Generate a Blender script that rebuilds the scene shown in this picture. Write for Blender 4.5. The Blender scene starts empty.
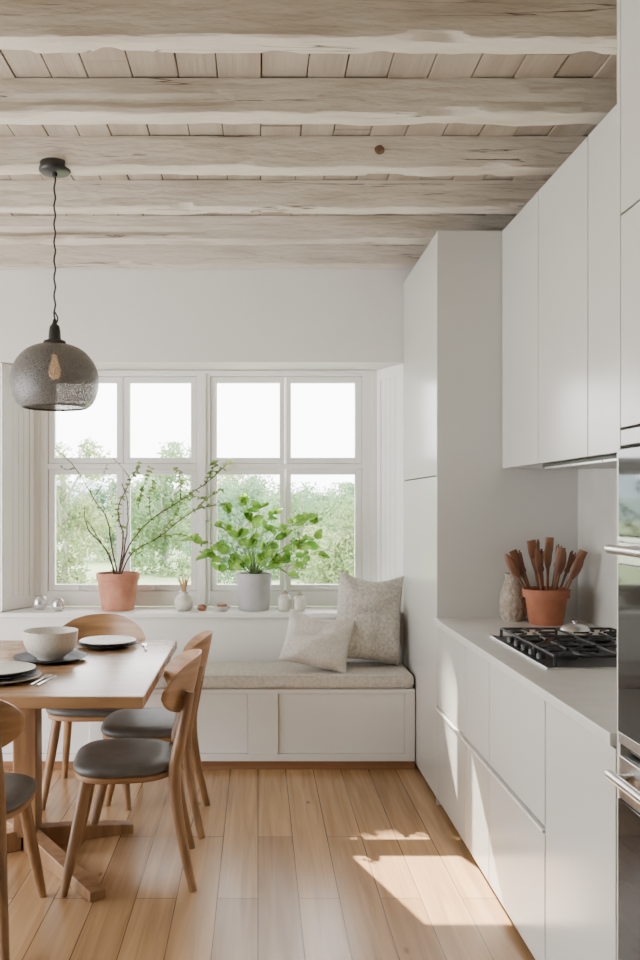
import bpy, bmesh, math, random
from mathutils import Vector, Matrix, noise
random.seed(7)
PI = math.pi
C = bpy.context.scene.collection
S = bpy.context.scene

# ------------------------------------------------------------------ materials
def mat(name, col, rough=0.5, col2=None, nscale=(8, 8, 8), bump=0.0, bscale=None, metal=0.0, spec=None, sheen=0.0, detail=4, lo=0.35, hi=0.65, crack=None):
    m = bpy.data.materials.new(name); m.use_nodes = True
    nt = m.node_tree; N = nt.nodes; L = nt.links
    b = N['Principled BSDF']
    b.inputs['Base Color'].default_value = (*col, 1)
    b.inputs['Roughness'].default_value = rough
    b.inputs['Metallic'].default_value = metal
    if spec is not None: b.inputs['Specular IOR Level'].default_value = spec
    if sheen: b.inputs['Sheen Weight'].default_value = sheen
    tc = N.new('ShaderNodeTexCoord')
    def ns(scale, det=detail):
        mp = N.new('ShaderNodeMapping'); mp.inputs['Scale'].default_value = scale
        L.new(tc.outputs['Object'], mp.inputs['Vector'])
        n = N.new('ShaderNodeTexNoise'); n.inputs['Scale'].default_value = 1; n.inputs['Detail'].default_value = det
        L.new(mp.outputs['Vector'], n.inputs['Vector']); return n
    cout = None
    if col2 is not None:
        n = ns(nscale)
        r = N.new('ShaderNodeValToRGB'); r.color_ramp.elements[0].position = lo; r.color_ramp.elements[1].position = hi
        r.color_ramp.elements[0].color = (*col, 1); r.color_ramp.elements[1].color = (*col2, 1)
        L.new(n.outputs['Fac'], r.inputs['Fac']); cout = r.outputs['Color']
    if crack:
        # thin dark fissures where a stretched noise crosses its middle value
        cs, width, ccol = crack
        n3 = ns(cs, 3)
        s1 = N.new('ShaderNodeMath'); s1.operation = 'SUBTRACT'; s1.inputs[1].default_value = .5; L.new(n3.outputs['Fac'], s1.inputs[0])
        s2 = N.new('ShaderNodeMath'); s2.operation = 'ABSOLUTE'; L.new(s1.outputs[0], s2.inputs[0])
        n4 = ns((cs[0]*.9+.7, cs[1]*.5+.6, cs[2]*.5+.3), 2)
        rr = N.new('ShaderNodeValToRGB'); rr.color_ramp.elements[0].position = 0; rr.color_ramp.elements[1].position = width
        rr.color_ramp.elements[0].color = (1, 1, 1, 1); rr.color_ramp.elements[1].color = (0, 0, 0, 1); L.new(s2.outputs[0], rr.inputs['Fac'])
        r4 = N.new('ShaderNodeValToRGB'); r4.color_ramp.elements[0].position = .51; r4.color_ramp.elements[1].position = .56
        L.new(n4.outputs['Fac'], r4.inputs['Fac'])
        mu = N.new('ShaderNodeMath'); mu.operation = 'MULTIPLY'; L.new(rr.outputs['Color'], mu.inputs[0]); L.new(r4.outputs['Color'], mu.inputs[1])
        mx = N.new('ShaderNodeMix'); mx.data_type = 'RGBA'; L.new(mu.outputs[0], mx.inputs[0]); L.new(cout, mx.inputs[6]); mx.inputs[7].default_value = (*ccol, 1)
        cout = mx.outputs[2]
    if cout: L.new(cout, b.inputs['Base Color'])
    if bump:
        n2 = ns(bscale or nscale)
        bp = N.new('ShaderNodeBump'); bp.inputs['Strength'].default_value = bump; bp.inputs['Distance'].default_value = 0.01
        L.new(n2.outputs['Fac'], bp.inputs['Height']); L.new(bp.outputs['Normal'], b.inputs['Normal'])
    return m

M = {}
M['wall'] = mat('wall_paint', (.75, .74, .70), .85, (.78, .77, .73), (2, 2, 2), .05, (30, 30, 30))
M['taupe'] = mat('taupe_bounce_cut_paint', (.19, .165, .14), .85, (.22, .195, .17), (2, 2, 2), .05, (30, 30, 30))  # dark tone given to the unseen wall to cut bounce on the beam fronts
M['white'] = mat('white_paint', (.82, .81, .78), .5, (.84, .83, .80), (3, 3, 3))
M['shutter'] = mat('glow_lifted_white_paint', (.93, .925, .90), .4, (.94, .935, .91), (3, 3, 3))  # white lifted to paint the window glow onto the reveals
M['cab'] = mat('cabinet_lacquer', (.575, .565, .53), .23, (.59, .58, .545), (2, 2, 2))
M['carcass'] = mat('cabinet_carcass', (.06, .057, .053), .6, (.08, .075, .07), (2, 2, 2))
M['beam'] = mat('limewashed_beam', (.55, .485, .395), .9, (.69, .63, .54), (2.2, 10, 15), 1.0, (9, 30, 42), detail=10, lo=.32, hi=.52, crack=((.55, 13, 21), .011, (.13, .085, .055)))
M['board'] = mat('limewashed_board_shaded', (.36, .30, .23), .9, (.46, .40, .32), (10, 1.5, 10), .35, (50, 3, 50), detail=6)  # darker than the beams, painting in the shade between them
M['gapdark'] = mat('board_gap', (.05, .035, .025), .9, (.08, .06, .04))
M['knot'] = mat('wood_knot', (.10, .05, .03), .8, (.24, .14, .085), (60, 60, 60))
M['oak'] = mat('oak', (.26, .13, .055), .38, (.42, .235, .11), (3, 3, 30), .08, (6, 6, 80), detail=7)
M['oak_x'] = mat('oak_table', (.28, .15, .07), .26, (.44, .265, .14), (2, 22, 10), .08, (3, 70, 30), detail=7)
M['oakleg'] = mat('oak_leg', (.19, .095, .042), .42, (.33, .18, .082), (25, 25, 3), .08, (60, 60, 6), detail=6)
M['plinth'] = mat('plinth_wood', (.22, .10, .045), .5, (.32, .16, .075), (2, 30, 30))
M['pad'] = mat('grey_leather', (.085, .081, .076), .45, (.105, .10, .095), (20, 20, 20), .03, (200, 200, 200))
M['seat_fabric'] = mat('bench_fabric', (.58, .545, .49), .95, (.70, .665, .61), (60, 60, 60), .3, (160, 160, 160), detail=2)
M['pillow1'] = mat('pillow_linen', (.56, .53, .475), .95, (.68, .65, .595), (90, 90, 90), .35, (200, 200, 200), detail=2)
M['pillow2'] = mat('pillow_boucle', (.42, .395, .35), .95, (.60, .57, .515), (60, 60, 60), .5, (120, 120, 120), detail=3)
M['terra'] = mat('terracotta', (.44, .18, .11), .8, (.54, .26, .17), (14, 14, 14), .15, (60, 60, 60))
M['terra2'] = mat('terracotta_brown', (.30, .10, .05), .75, (.39, .145, .075), (10, 10, 10), .15, (60, 60, 60))
M['soil'] = mat('soil', (.05, .035, .025), .95, (.10, .07, .05), (60, 60, 60), .8)
M['potgrey'] = mat('grey_ceramic', (.38, .38, .39), .5, (.46, .46, .47), (8, 8, 8), .1, (50, 50, 50))
M['leaf'] = mat('leaf_green', (.09, .25, .025), .4, (.32, .52, .10), (14, 14, 14))
M['leaf_s'] = mat('leaf_small', (.12, .22, .04), .5, (.27, .36, .10), (20, 20, 20))
M['stem'] = mat('green_stem', (.14, .22, .06), .6, (.18, .28, .1))
M['twig'] = mat('twig_bark', (.05, .03, .02), .85, (.09, .06, .04), (60, 60, 60), .4)
M['black'] = mat('black_metal', (.012, .012, .012), .42, (.02, .019, .018), (30, 30, 30))
M['iron'] = mat('cast_iron', (.010, .010, .011), .65, (.02, .02, .02), (60, 60, 60), .2, (200, 200, 200))
M['steel'] = mat('brushed_steel', (.62, .61, .60), .28, (.70, .69, .68), (2, 80, 80), metal=1.0)
M['pull'] = mat('bright_aluminium', (.84, .83, .81), .3, (.87, .86, .84), (2, 80, 80), metal=.2)
M['hobtray'] = mat('hob_tray', (.012, .012, .013), .3, (.02, .02, .02), (10, 10, 10), spec=.3)
M['oven_glass'] = mat('oven_glass', (.010, .011, .012), .05, (.015, .016, .017), (4, 4, 4), spec=.5)
M['worktop'] = mat('worktop_stone', (.62, .605, .575), .24, (.66, .645, .61), (14, 14, 14))
M['splash'] = mat('splash_stone', (.44, .425, .39), .5, (.53, .515, .48), (5, 5, 5), detail=8)
M['ceramic'] = mat('cream_ceramic', (.58, .55, .49), .4, (.66, .635, .575), (60, 60, 60))
M['bowl'] = mat('speckled_bowl', (.42, .385, .33), .45, (.62, .59, .525), (120, 120, 120), lo=.3, hi=.45)
M['dplate'] = mat('dark_stoneware', (.018, .018, .020), .6, (.03, .03, .032), (40, 40, 40), spec=.3)
M['gplate'] = mat('grey_stoneware', (.30, .29, .275), .4, (.38, .37, .35), (40, 40, 40))
M['straw'] = mat('dried_straw', (.50, .31, .14), .9, (.62, .42, .22), (60, 60, 60))
M['woven'] = mat('beige_textured_ceramic', (.30, .235, .18), .9, (.47, .40, .33), (70, 70, 45), .9, (90, 90, 60))
M['spoon'] = mat('utensil_wood', (.12, .042, .02), .5, (.25, .105, .048), (30, 30, 6))
M['silver'] = mat('mercury_glass', (.75, .75, .76), .15, (.6, .6, .62), (20, 20, 20), metal=.8)
M['brownstone'] = mat('brown_pebble', (.24, .10, .06), .6, (.32, .15, .09), (30, 30, 30))
M['greystone'] = mat('pale_pebble', (.50, .45, .42), .7, (.58, .54, .5), (30, 30, 30))
M['grass'] = mat('lawn', (.30, .40, .18), .95, (.40, .48, .25), (1, 1, 1))
M['bark'] = mat('tree_bark', (.26, .24, .20), .9, (.34, .31, .27), (6, 6, 3), .4)
M['tree1'] = mat('hazed_foliage_green', (.16, .27, .12), .7, (.33, .43, .21), (.8, .8, .8))  # pale foliage colours, here and below, paint in the outdoor haze
M['tree2'] = mat('hazed_foliage_olive', (.22, .31, .13), .7, (.41, .46, .24), (.8, .8, .8))
M['tree3'] = mat('hazed_foliage_deep', (.14, .25, .14), .7, (.27, .39, .22), (.8, .8, .8))
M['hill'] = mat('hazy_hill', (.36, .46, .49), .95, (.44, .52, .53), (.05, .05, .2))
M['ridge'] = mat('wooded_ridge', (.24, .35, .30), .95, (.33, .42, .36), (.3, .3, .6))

def floor_mat():
    m = bpy.data.materials.new('oak_plank_floor'); m.use_nodes = True
    nt = m.node_tree; N = nt.nodes; L = nt.links; b = N['Principled BSDF']
    tc = N.new('ShaderNodeTexCoord'); mp = N.new('ShaderNodeMapping'); mp.inputs['Rotation'].default_value = (0, 0, PI/2)
    L.new(tc.outputs['Object'], mp.inputs['Vector'])
    br = N.new('ShaderNodeTexBrick'); br.offset = .37; br.offset_frequency = 2
    br.inputs['Scale'].default_value = 1; br.inputs['Brick Width'].default_value = 1.6; br.inputs['Row Height'].default_value = .150
    br.inputs['Mortar Size'].default_value = .0019; br.inputs['Mortar Smooth'].default_value = .3; br.inputs['Bias'].default_value = .0
    br.inputs['Color1'].default_value = (.375, .225, .11, 1); br.inputs['Color2'].default_value = (.53, .345, .185, 1)
    br.inputs['Mortar'].default_value = (.11, .055, .025, 1)
    L.new(mp.outputs['Vector'], br.inputs['Vector'])
    mp2 = N.new('ShaderNodeMapping'); mp2.inputs['Scale'].default_value = (26, 1.2, 1)
    L.new(tc.outputs['Object'], mp2.inputs['Vector'])
    n = N.new('ShaderNodeTexNoise'); n.inputs['Scale'].default_value = 1; n.inputs['Detail'].default_value = 9; n.inputs['Distortion'].default_value = .9
    L.new(mp2.outputs['Vector'], n.inputs['Vector'])
    r = N.new('ShaderNodeValToRGB'); r.color_ramp.elements[0].position = .3; r.color_ramp.elements[1].position = .68
    r.color_ramp.elements[0].color = (.70, .64, .58, 1); r.color_ramp.elements[1].color = (1.07, 1.05, 1.03, 1)
    L.new(n.outputs['Fac'], r.inputs['Fac'])
    mx = N.new('ShaderNodeMix'); mx.data_type = 'RGBA'; mx.blend_type = 'MULTIPLY'; mx.inputs[0].default_value = .9
    L.new(br.outputs['Color'], mx.inputs[6]); L.new(r.outputs['Color'], mx.inputs[7])
    mp3 = N.new('ShaderNodeMapping'); mp3.inputs['Scale'].default_value = (5.5, 2.2, 1); L.new(tc.outputs['Object'], mp3.inputs['Vector'])
    v = N.new('ShaderNodeTexVoronoi'); v.inputs['Scale'].default_value = 1; L.new(mp3.outputs['Vector'], v.inputs['Vector'])
    rk = N.new('ShaderNodeValToRGB'); rk.color_ramp.elements[0].position = .02; rk.color_ramp.elements[1].position = .07
    rk.color_ramp.elements[0].color = (.35, .25, .18, 1); rk.color_ramp.elements[1].color = (1, 1, 1, 1); L.new(v.outputs['Distance'], rk.inputs['Fac'])
    m2 = N.new('ShaderNodeMix'); m2.data_type = 'RGBA'; m2.blend_type = 'MULTIPLY'; m2.inputs[0].default_value = .7
    L.new(mx.outputs[2], m2.inputs[6]); L.new(rk.outputs['Color'], m2.inputs[7]); L.new(m2.outputs[2], b.inputs['Base Color'])
    b.inputs['Roughness'].default_value = .25
    bp = N.new('ShaderNodeBump'); bp.inputs['Strength'].default_value = .3; bp.inputs['Distance'].default_value = .003; bp.invert = True
    L.new(br.outputs['Fac'], bp.inputs['Height']); L.new(bp.outputs['Normal'], b.inputs['Normal'])
    return m
M['floor'] = floor_mat()

def pane_mat():
    m = bpy.data.materials.new('window_glass'); m.use_nodes = True
    nt = m.node_tree; N = nt.nodes; L = nt.links; N.remove(N['Principled BSDF'])
    t = N.new('ShaderNodeBsdfTransparent'); g = N.new('ShaderNodeBsdfGlossy'); g.inputs['Roughness'].default_value = .02
    fr = N.new('ShaderNodeFresnel'); fr.inputs['IOR'].default_value = 1.35
    mx = N.new('ShaderNodeMixShader'); L.new(fr.outputs[0], mx.inputs[0]); L.new(t.outputs[0], mx.inputs[1]); L.new(g.outputs[0], mx.inputs[2])
    L.new(mx.outputs[0], N['Material Output'].inputs['Surface']); return m
M['pane'] = pane_mat()

def shade_mat():
    m = bpy.data.materials.new('smoked_textured_glass'); m.use_nodes = True
    nt = m.node_tree; N = nt.nodes; L = nt.links; b = N['Principled BSDF']
    b.inputs['Base Color'].default_value = (.15, .142, .134, 1); b.inputs['Roughness'].default_value = .3
    tc = N.new('ShaderNodeTexCoord')
    v = N.new('ShaderNodeTexVoronoi'); v.feature = 'DISTANCE_TO_EDGE'; v.inputs['Scale'].default_value = 150
    L.new(tc.outputs['Object'], v.inputs['Vector'])
    r = N.new('ShaderNodeValToRGB'); r.color_ramp.elements[0].position = .05; r.color_ramp.elements[1].position = .32
    r.color_ramp.elements[0].color = (.90, .90, .90, 1); r.color_ramp.elements[1].color = (.36, .36, .36, 1)
    L.new(v.outputs['Distance'], r.inputs['Fac'])
    t = N.new('ShaderNodeBsdfTransparent'); t.inputs['Color'].default_value = (.54, .52, .49, 1)
    mx = N.new('ShaderNodeMixShader'); L.new(r.outputs['Color'], mx.inputs[0]); L.new(t.outputs[0], mx.inputs[1]); L.new(b.outputs[0], mx.inputs[2])
    bp = N.new('ShaderNodeBump'); bp.inputs['Strength'].default_value = .5; bp.inputs['Distance'].default_value = .003
    L.new(v.outputs['Distance'], bp.inputs['Height']); L.new(bp.outputs['Normal'], b.inputs['Normal'])
    L.new(mx.outputs[0], N['Material Output'].inputs['Surface']); return m
M['shade'] = shade_mat()

def bulb_mat():
    m = bpy.data.materials.new('warm_bulb'); m.use_nodes = True
    b = m.node_tree.nodes['Principled BSDF']; b.inputs['Base Color'].default_value = (.7, .52, .33, 1)
    b.inputs['Emission Color'].default_value = (1, .60, .28, 1); b.inputs['Emission Strength'].default_value = 2.2
    b.inputs['Roughness'].default_value = .1; return m
M['bulb'] = bulb_mat()

def leaf_thin(m, amt=.35):
    # leaves let some light through
    nt = m.node_tree; N = nt.nodes; L = nt.links; b = N['Principled BSDF']
    tr = N.new('ShaderNodeBsdfTranslucent'); mx = N.new('ShaderNodeMixShader'); mx.inputs[0].default_value = amt
    src = b.inputs['Base Color'].links[0].from_socket; L.new(src, tr.inputs['Color'])
    L.new(b.outputs[0], mx.inputs[1]); L.new(tr.outputs[0], mx.inputs[2]); L.new(mx.outputs[0], N['Material Output'].inputs['Surface'])
leaf_thin(M['leaf'], .42); leaf_thin(M['leaf_s'], .4)
for k in ('tree1', 'tree2', 'tree3'): leaf_thin(M[k], .4)

# ------------------------------------------------------------------ mesh helpers
def nb(): return bmesh.new()
def box(bm, x0, x1, y0, y1, z0, z1, mx=None):
    vs = [Vector((x, y, z)) for x in (x0, x1) for y in (y0, y1) for z in (z0, z1)]
    if mx: vs = [mx @ v for v in vs]
    v = [bm.verts.new(p) for p in vs]
    for f in ((0,1,3,2),(4,6,7,5),(0,4,5,1),(2,3,7,6),(0,2,6,4),(1,5,7,3)): bm.faces.new([v[i] for i in f])
def prism(bm, poly, z0, z1):
    a = [bm.verts.new((x, y, z0)) for x, y in poly]; b = [bm.verts.new((x, y, z1)) for x, y in poly]
    n = len(poly); bm.faces.new(a[::-1]); bm.faces.new(b)
    for i in range(n): bm.faces.new((a[i], a[(i+1)%n], b[(i+1)%n], b[i]))
def tube(bm, pts, rad, seg=10, flat=1.0):
    pts = [Vector(p) for p in pts]; n = len(pts)
    if not hasattr(rad, '__len__'): rad = [rad]*n
    rings = []
    ref = None
    for i, p in enumerate(pts):
        d = (pts[min(i+1, n-1)] - pts[max(i-1, 0)]).normalized()
        if ref is None: ref = Vector((0, 0, 1)) if abs(d.z) < .9 else Vector((1, 0, 0))
        u = d.cross(ref).normalized(); w = u.cross(d).normalized(); ref = w
        rings.append([bm.verts.new(p + u*math.cos(2*PI*k/seg)*rad[i] + w*math.sin(2*PI*k/seg)*rad[i]*flat) for k in range(seg)])
    for a, b in zip(rings, rings[1:]):
        for k in range(seg): bm.faces.new((a[k], a[(k+1)%seg], b[(k+1)%seg], b[k]))
    bm.faces.new(rings[0][::-1]); bm.faces.new(rings[-1])
def lathe(bm, prof, c=(0, 0, 0), seg=40):
    rings = []
    for r, z in prof:
        if r < 1e-5: rings.append([bm.verts.new((c[0], c[1], c[2]+z))])
        else: rings.append([bm.verts.new((c[0]+r*math.cos(2*PI*k/seg), c[1]+r*math.sin(2*PI*k/seg), c[2]+z)) for k in range(seg)])
    for a, b in zip(rings, rings[1:]):
        for k in range(seg):
            k2 = (k+1) % seg
            if len(a) == 1 and len(b) == 1: continue
            if len(a) == 1: bm.faces.new((a[0], b[k2], b[k]))
            elif len(b) == 1: bm.faces.new((a[k], a[k2], b[0]))
            else: bm.faces.new((a[k], a[k2], b[k2], b[k]))
def smoothcurve(pts, n=6):
    P = [Vector(p) for p in pts]; out = []
    for i in range(len(P)-1):
        p0 = P[max(i-1, 0)]; p1 = P[i]; p2 = P[i+1]; p3 = P[min(i+2, len(P)-1)]
        for k in range(n):
            t = k/n
            out.append(.5*((2*p1)+(p2-p0)*t+(2*p0-5*p1+4*p2-p3)*t*t+(3*p1-p0-3*p2+p3)*t**3))
    out.append(P[-1]); return out
def obj(name, bm, m, parent=None, bevel=0, smooth=False, local=False, label=None, seg=2, ang=50):
    bmesh.ops.recalc_face_normals(bm, faces=bm.faces)
    me = bpy.data.meshes.new(name); bm.to_mesh(me); bm.free()
    if smooth:
        for p in me.polygons: p.use_smooth = True
        if hasattr(me, 'set_sharp_from_angle'): me.set_sharp_from_angle(angle=math.radians(ang))
    me.materials.append(m if not isinstance(m, str) else M[m])
    o = bpy.data.objects.new(name, me); C.objects.link(o)
    if bevel:
        b = o.modifiers.new('bevel', 'BEVEL'); b.width = bevel; b.segments = seg; b.limit_method = 'ANGLE'; b.angle_limit = math.radians(40)
    if parent:
        o.parent = parent
        if parent.type == 'EMPTY' and not local: o.location = -parent.location
    if label: o['label'] = label
    return o
def tag(o, label, cat, group=None):
    o['label'] = label; o['category'] = cat
    if group: o['group'] = group
    return o
def thing(name, label, cat, loc=(0, 0, 0), rotz=0, group=None):
    o = bpy.data.objects.new(name, None); C.objects.link(o); o.empty_display_size = .1
    o.location = loc; o.rotation_euler = (0, 0, rotz)
    return tag(o, label, cat, group)
def struct(name, bm, m, parent=None, label=None, **k):
    o = obj(name, bm, m, parent, **k)
    if not parent: o['kind'] = 'structure'
    if label: o['label'] = label
    return o
def dup(root, loc, rotz, label, group=None):
    r = root.copy(); C.objects.link(r); r.location = loc; r.rotation_euler = (0, 0, rotz); r['label'] = label
    if group: r['group'] = group
    for ch in list(root.children):
        c = ch.copy(); C.objects.link(c); c.parent = r
        for g in ch.children:
            d = g.copy(); C.objects.link(d); d.parent = c
    return r

EYE = 1.454; F = 870.
XR = 1.555; XL = -3.2; YB = 5.17; ZC = 2.965; YN = -1.6

# ------------------------------------------------------------------ room shell
b = nb(); box(b, XL, XR+.1, YN, 5.6, -.08, 0); struct('floor', b, 'floor', label='warm oak plank floor')
b = nb(); box(b, XR, XR+.12, YN, 5.6, 0, 3.05); struct('wall_right', b, 'wall', label='off-white wall behind the kitchen units')
b = nb(); box(b, XL-.12, XL, 4.4, 5.6, 0, 3.05); box(b, XL-.12, XL, YN, 1.2, 0, 3.05); box(b, XL-.12, XL, 1.2, 4.4, 2.2, 3.05)  # unseen gap in the wall, added and sized for fill light
struct('wall_left', b, 'wall', label='off-white left wall with a wide unseen opening added for side light')
b = nb(); box(b, XL-.12, XR+.12, YN-.12, YN, 0, 3.05); struct('wall_front', b, 'taupe', label='unseen taupe wall behind the viewer, darkened to cut bounce light')
WL, WR = -1.53, .88
b = nb()
box(b, XL, XR, YB, 5.56, 2.29, 3.05)
box(b, WL, WR, YB, 5.56, 0, .775)
prism(b, [(XL, YB), (WL, YB), (-1.41, 5.47), (-1.41, 5.56), (XL, 5.56)], 0, 2.29)
prism(b, [(WR, YB), (XR, YB), (XR, 5.56), (.75, 5.56), (.75, 5.47)], 0, 2.29)
struct('wall_back', b, 'wall', label='off-white wall around the recessed window')
b = nb(); x = XL
while x < XR:
    w = .145+random.uniform(-.02, .02)
    yy = YN
    while yy < YB:
        ln = random.uniform(1.4, 3.0)
        box(b, x+.002, min(x+w-.002, XR), yy+.001, min(yy+ln, YB), ZC+random.uniform(0, .008), ZC+.025); yy += ln+.002
    x += w
co = struct('ceiling', b, 'board', label='limewashed ceiling boards', bevel=.002)
b = nb(); box(b, XL-.12, XR+.12, YN, 5.6, ZC+.027, 3.07); struct('ceiling_backing', b, 'gapdark', co)

# ------------------------------------------------------------------ beams
beamY = [5.10, 4.62, 4.12, 3.63, 3.14, 2.63, 2.10]
beamL = ['beam touching the window wall, farthest back', 'second beam out from the window wall', 'third beam out from the window wall, above the tall cabinet front',
         'beam carrying the black pendant canopy', 'second beam nearest the viewer, rough and fissured', 'beam nearest the viewer, widest at the top of the photo', 'beam overhead just beyond the top of the photo']
for i, y in enumerate(beamY):
    b = nb(); n = 480; rings = []
    prof = [(-.044, .128), (-.047, .10), (-.048, .07), (-.049, .045), (-.048, .022), (-.049, .005), (-.045, 0), (-.022, -.001), (.0, 0), (.022, -.001), (.045, 0), (.049, .006), (.048, .05), (.046, .128)]
    top = len(prof)-1
    for k in range(n+1):
        xx = XL + (XR-XL)*k/n
        r = []
        # a long split along the front face that opens and closes
        sp = max(0, noise.noise(Vector((xx*.8, i*4.4, 11)))-.02)*.06
        for j, (yy, zz) in enumerate(prof):
            side = -1 if yy < 0 else 1
            d = noise.noise(Vector((xx*.9, i*7.3, 3.1)))*.008 + noise.noise(Vector((xx*3.6, i*5, side*3.0)))*.008 + noise.noise(Vector((xx*15, i*5+j*.7, .3)))*.003
            d2 = noise.noise(Vector((xx*1.3, i*3.7+9, side*2.)))*.007 + noise.noise(Vector((xx*7, i*2+j*1.3, 4)))*.004 + noise.noise(Vector((xx*24, i*2+j*2.1, 9)))*.0025
            chip = max(0, noise.noise(Vector((xx*4.5, i*9.1, side*5.0)))-.28)*.09 if j in (5, 6, 10, 11) else 0
            if j == 3: d2 += sp
            if 0 < j < top: r.append(b.verts.new((xx, y+yy+d2-side*chip*.6, 2.838+zz+d*(1 if zz < .03 else .35)+chip)))
            else: r.append(b.verts.new((xx, y+yy+d2*.5, 2.838+zz)))
        rings.append(r)
    for a, c in zip(rings, rings[1:]):
        for j in range(top): b.faces.new((a[j], c[j], c[j+1], a[j+1]))
    b.faces.new(rings[0]); b.faces.new(rings[-1][::-1])
    t = thing('ceiling_beam', 'limewashed hand-hewn ceiling '+beamL[i], 'ceiling beam', (0, y, 2.83), 0, 'exposed ceiling beams')
    obj('beam_timber', b, 'beam', t, smooth=True, ang=24)
    for (kx, kz, kr) in {3: [(.500, 2.907, .018)]}.get(i, []):
        b = nb(); lathe(b, [(0, .001), (kr*.4, .003), (kr*.7, 0), (kr, .001), (kr*1.05, -.010)], (0, 0, 0), 14)
        for q in b.verts: q.co.x *= 1.15; q.co += Vector((noise.noise(q.co*90), noise.noise(q.co*80+Vector((3, 1, 2))), 0))*.004
        b.transform(Matrix.Translation((kx, y-.054, kz)) @ Matrix.Rotation(PI/2, 4, 'X')); obj('knot', b, 'knot', t, smooth=True, label='dark round knot in the wood')

# ------------------------------------------------------------------ window
w1 = bpy.data.objects.new('window_1', None); C.objects.link(w1); w1['kind'] = 'structure'; w1.location = (-.33, 5.5, .8)
w1['label'] = 'wide white timber window of eight panes above the bench'
b = nb(); y0, y1 = 5.465, 5.545
box(b, -1.41, -1.32, y0, y1, .805, 2.29); box(b, .655, .75, y0, y1, .805, 2.29); box(b, -.385, -.30, y0, y1, .805, 2.29)
for xa, xb in ((-1.32, -.385), (-.30, .655)):
    box(b, xa, xb, y0, y1, 2.25, 2.29); box(b, xa, xb, y0, y1, .805, .90); box(b, xa, xb, y0-.005, y1, 1.668, 1.70)
box(b, -.853, -.846, y0+.01, y1, .9, 2.25); box(b, .170, .176, y0+.01, y1, .9, 2.25)
box(b, -1.405, -1.372, y0-.014, y0, .805, 2.285); box(b, .712, .745, y0-.014, y0, .805, 2.285); box(b, -.358, -.327, y0-.012, y0, .805, 2.27)
box(b, -1.372, .712, y0-.014, y0, 2.268, 2.285)
obj('window_frame', b, 'white', w1, bevel=.004)
sx = [(-1.318, -.855, -1.281, -.890), (-.844, -.387, -.808, -.423), (-.298, .168, -.259, .136), (.178, .653, .208, .612)]
sz = [(.902, 1.666, .940, 1.633), (1.702, 2.248, 1.740, 2.212)]
for a0, a1, g0, g1 in sx:
    for zi, (c0, c1, h0, h1) in enumerate(sz):
        b = nb(); yy0, yy1 = 5.478, 5.525
        box(b, a0, g0, yy0, yy1, c0, c1); box(b, g1, a1, yy0, yy1, c0, c1); box(b, g0, g1, yy0, yy1, c0, h0); box(b, g0, g1, yy0, yy1, h1, c1)
        s = obj('sash', b, 'white', w1, bevel=.003)
        b = nb(); box(b, g0-.004, g1+.004, 5.498, 5.502, h0-.004, h1+.004); obj('pane', b, 'pane', s)
        if zi == 0:
            b = nb(); cx = (g0+g1)/2; box(b, cx-.05, cx+.05, 5.462, 5.478, c0+.012, c0+.022); box(b, cx-.055, cx-.04, 5.455, 5.478, c0+.008, c0+.03)
            obj('latch', b, 'white', s, bevel=.002)
b = nb(); prism(b, [(WL+.005, 5.135), (WR-.022, 5.135), (WR-.022, 5.17), (.752, 5.47), (-1.408, 5.47), (WL+.005, 5.17)], .776, .804)
obj('window_sill', b, 'white', w1, bevel=.005)
def reveal_trim(name, p0, p1, side, lab):
    p0 = Vector((*p0, 0)); p1 = Vector((*p1, 0)); d = p1-p0; L_ = d.length; d.normalize()
    nrm = Vector((-d.y, d.x, 0))*side
    mx = Matrix(((d.x, nrm.x, 0, p0.x), (d.y, nrm.y, 0, p0.y), (0, 0, 1, 0), (0, 0, 0, 1)))
    b = nb(); z0, z1 = .81, 2.285
    box(b, .0, .055, .0, .012, z0, z1, mx); box(b, L_-.055, L_, .0, .012, z0, z1, mx)
    box(b, .055, L_-.055, 0, .012, z0, z0+.07, mx); box(b, .055, L_-.055, 0, .012, z1-.07, z1, mx)
    xx = .057; st = (L_-.114)/4
    while xx < L_-.065:
        box(b, xx, xx+st-.003, 0, .007, z0+.07, z1-.07, mx); xx += st
    struct(name, b, 'shutter', bevel=.0015, label=lab)
reveal_trim('trim_1', (WR, YB), (.75, 5.47), 1, 'white panelled reveal right of the window')
reveal_trim('trim_2', (WL, YB), (-1.41, 5.47), -1, 'white panelled reveal left of the window')

# ------------------------------------------------------------------ bench
bench = thing('window_bench', 'built-in white window bench with framed recessed front panels', 'bench', (-.33, 4.95, 0))
b = nb(); box(b, -1.52, .856, 4.765, 5.165, .045, .438); obj('body', b, 'white', bench)
b = nb()
box(b, -1.52, .856, 4.74, 4.764, .415, .438); box(b, -1.52, .856, 4.74, 4.764, .046, .085)
for xa, xb in ((-1.52, -1.42), (-.92, -.78), (-.054, .109), (.80, .856)): box(b, xa, xb, 4.74, 4.764, .085, .415)
obj('front_frame', b, 'white', bench, bevel=.003)
for xa, xb in ((-1.42, -.92), (-.78, -.054), (.109, .80)):
    b = nb(); box(b, xa+.003, xb-.003, 4.753, 4.764, .088, .412); obj('front_panel', b, 'white', bench, bevel=.002)
b = nb(); box(b, -1.52, .856, 4.748, 5.16, 0, .044); obj('plinth', b, 'plinth', bench, bevel=.002, label='brown wooden plinth')

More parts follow.
